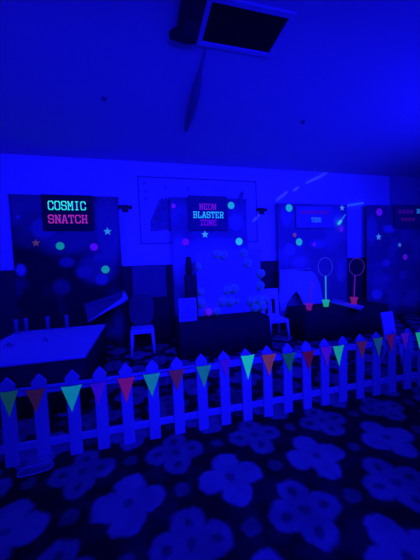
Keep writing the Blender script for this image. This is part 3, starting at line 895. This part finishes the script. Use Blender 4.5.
for (cx, ty, w, by, c, nm) in FL:
    A = ony(cx-w/2, ty+.07*w, YF)-o0; B2_ = ony(cx+w/2, ty-.07*w, YF)-o0; C = ony(cx+.6, by, YF)-o0
    bm = NBM()
    # gently curled flag with a folded hem
    n = 8; g = []
    for j in range(n+1):
        f = j/n; row = []
        for i in range(7):
            s = i/6
            p = A.lerp(B2_, s).lerp(C, f)
            p.y = -.006-.008*math.sin(PI*s)*(1-f*.3)-.006*f*math.sin(cx+f*2)
            row.append(p)
        g.append(row)
    fv = [[bm.verts.new(p) for p in r] for r in g]; bv = [[bm.verts.new(p+Vector((0, .002, 0))) for p in r] for r in g]
    for q in (fv, bv):
        for j in range(n):
            for i in range(6): bm.faces.new((q[j][i], q[j][i+1], q[j+1][i+1], q[j+1][i]))
    for j in range(n):
        for i in (0, 6): bm.faces.new((fv[j][i], fv[j+1][i], bv[j+1][i], bv[j][i]))
    for i in range(6): bm.faces.new((fv[0][i], fv[0][i+1], bv[0][i+1], bv[0][i]))
    o = obj('flag', bm, neon(c, .9), t, True); o.data.materials.append(PAPER)
    for p in o.data.polygons[6*n:]: p.material_index = 1
    o['label'] = nm+' flag'
    strp += [A, B2_]
pts = []
for i, p in enumerate(strp):
    pts.append(Vector((p.x, .0026, p.z)))
    if i % 2 and i+1 < len(strp):
        q = strp[i+1]; m_ = (p+q)/2
        if q.x-p.x > .03: pts.append(Vector((m_.x, .0026, m_.z-.004)))
for q in ((-.285, .0, .008), (-.325, .03, .02)): pts.insert(0, Vector(q))    # tied back through the gap between two pickets
bm = NBM(); tube(bm, pts, .0028, 6); obj('string', bm, STRING, t, True)

# ------------------------------------------------------------------ clear shallow tub on the carpet by the fence
tub_m, nt, b = new_mat('clear_plastic')
b.inputs['Base Color'].default_value = (.85, .85, .88, 1); b.inputs['Roughness'].default_value = .15
b.inputs['Alpha'].default_value = .16
p = onz(36, 470, 0)
t = thing('plastic_tub', 'clear shallow plastic tub lying on the carpet at the foot of the left fence pickets', 'tub', (p.x, p.y-.0, 0), .12)
def superr(a, w, d): return (w*abs(math.cos(a))**.55*math.copysign(1, math.cos(a)), d*abs(math.sin(a))**.55*math.copysign(1, math.sin(a)))
bm = NBM(); rings = []
for sc, z in ((.0, .004), (.86, .004), (.94, .012), (1, .075), (.975, .075), (.92, .016), (.0, .01)):
    rings.append([bm.verts.new((*[v*max(sc, .02) for v in superr(2*PI*k/32, .12, .05)], z)) for k in range(32)])
for A, B2_ in zip(rings, rings[1:]):
    for k in range(32): bm.faces.new((A[k], A[(k+1) % 32], B2_[(k+1) % 32], B2_[k]))
obj('tub_body', bm, tub_m, t, True)
bm = NBM(); tube(bm, [(*superr(2*PI*k/32, .121, .051), .076) for k in range(32)], .002, 6, True); tube(bm, [(*superr(2*PI*k/32, .113, .047), .006) for k in range(32)], .005, 6, True)
obj('rim', bm, PLASTIC, t, True)

# ------------------------------------------------------------------ blacklights out of view, two lamps added as fill
UV = (.0035, .0028, 1.0)
def area(name, loc, target, w, h, power, spread=PI):
    l = bpy.data.lights.new(name, 'AREA'); l.shape = 'RECTANGLE'; l.size = w; l.size_y = h; l.energy = power; l.color = UV; l.spread = spread
    o = bpy.data.objects.new(name, l); COL.objects.link(o); o.location = loc
    o.rotation_euler = (Vector(target)-Vector(loc)).to_track_quat('-Z', 'Y').to_euler()
    return o
def spot(name, loc, target, power, deg, blend=.8):
    l = bpy.data.lights.new(name, 'SPOT'); l.energy = power; l.color = UV; l.spot_size = math.radians(deg); l.spot_blend = blend; l.shadow_soft_size = .12
    o = bpy.data.objects.new(name, l); COL.objects.link(o); o.location = loc
    o.rotation_euler = (Vector(target)-Vector(loc)).to_track_quat('-Z', 'Y').to_euler()
area('blacklight_wall_wash', (2.0, .5, 2.75), (2.2, 5.5, 1.85), 7.4, .2, 165, 1.5)
area('side_fill', (-3.4, 2.4, 3.1), (-1.4, 5.5, 1.6), .2, 1.4, 54)  # unseen fill added to brighten the left wall and tables
area('blacklight_flood', (1.2, -2.6, 2.9), (1.2, 3, 1.0), 3.0, .25, 108)
area('blacklight_uplight', (5.6, 1.6, 1.6), (3.7, 2.5, 3.6), .9, .3, 46, 2.0)
area('ceiling_fill', (1.6, -.9, 1.9), (1.9, 1.6, 3.6), 1.6, .2, 26, 2.2)  # unseen lamp added to lift the near and middle ceiling
spot('blacklight_spot', (.6, -1.0, 2.6), (.75, 2.35, .35), 490, 52, 1)
w = bpy.data.worlds.new('world'); S.world = w; w.use_nodes = True
w.node_tree.nodes['Background'].inputs[0].default_value = (0, 0, 0, 1)
S.view_settings.view_transform = 'Standard'
S.view_settings.look = 'None'
S.view_settings.gamma = 1
S.view_settings.use_curve_mapping = False
S.view_settings.exposure = 0
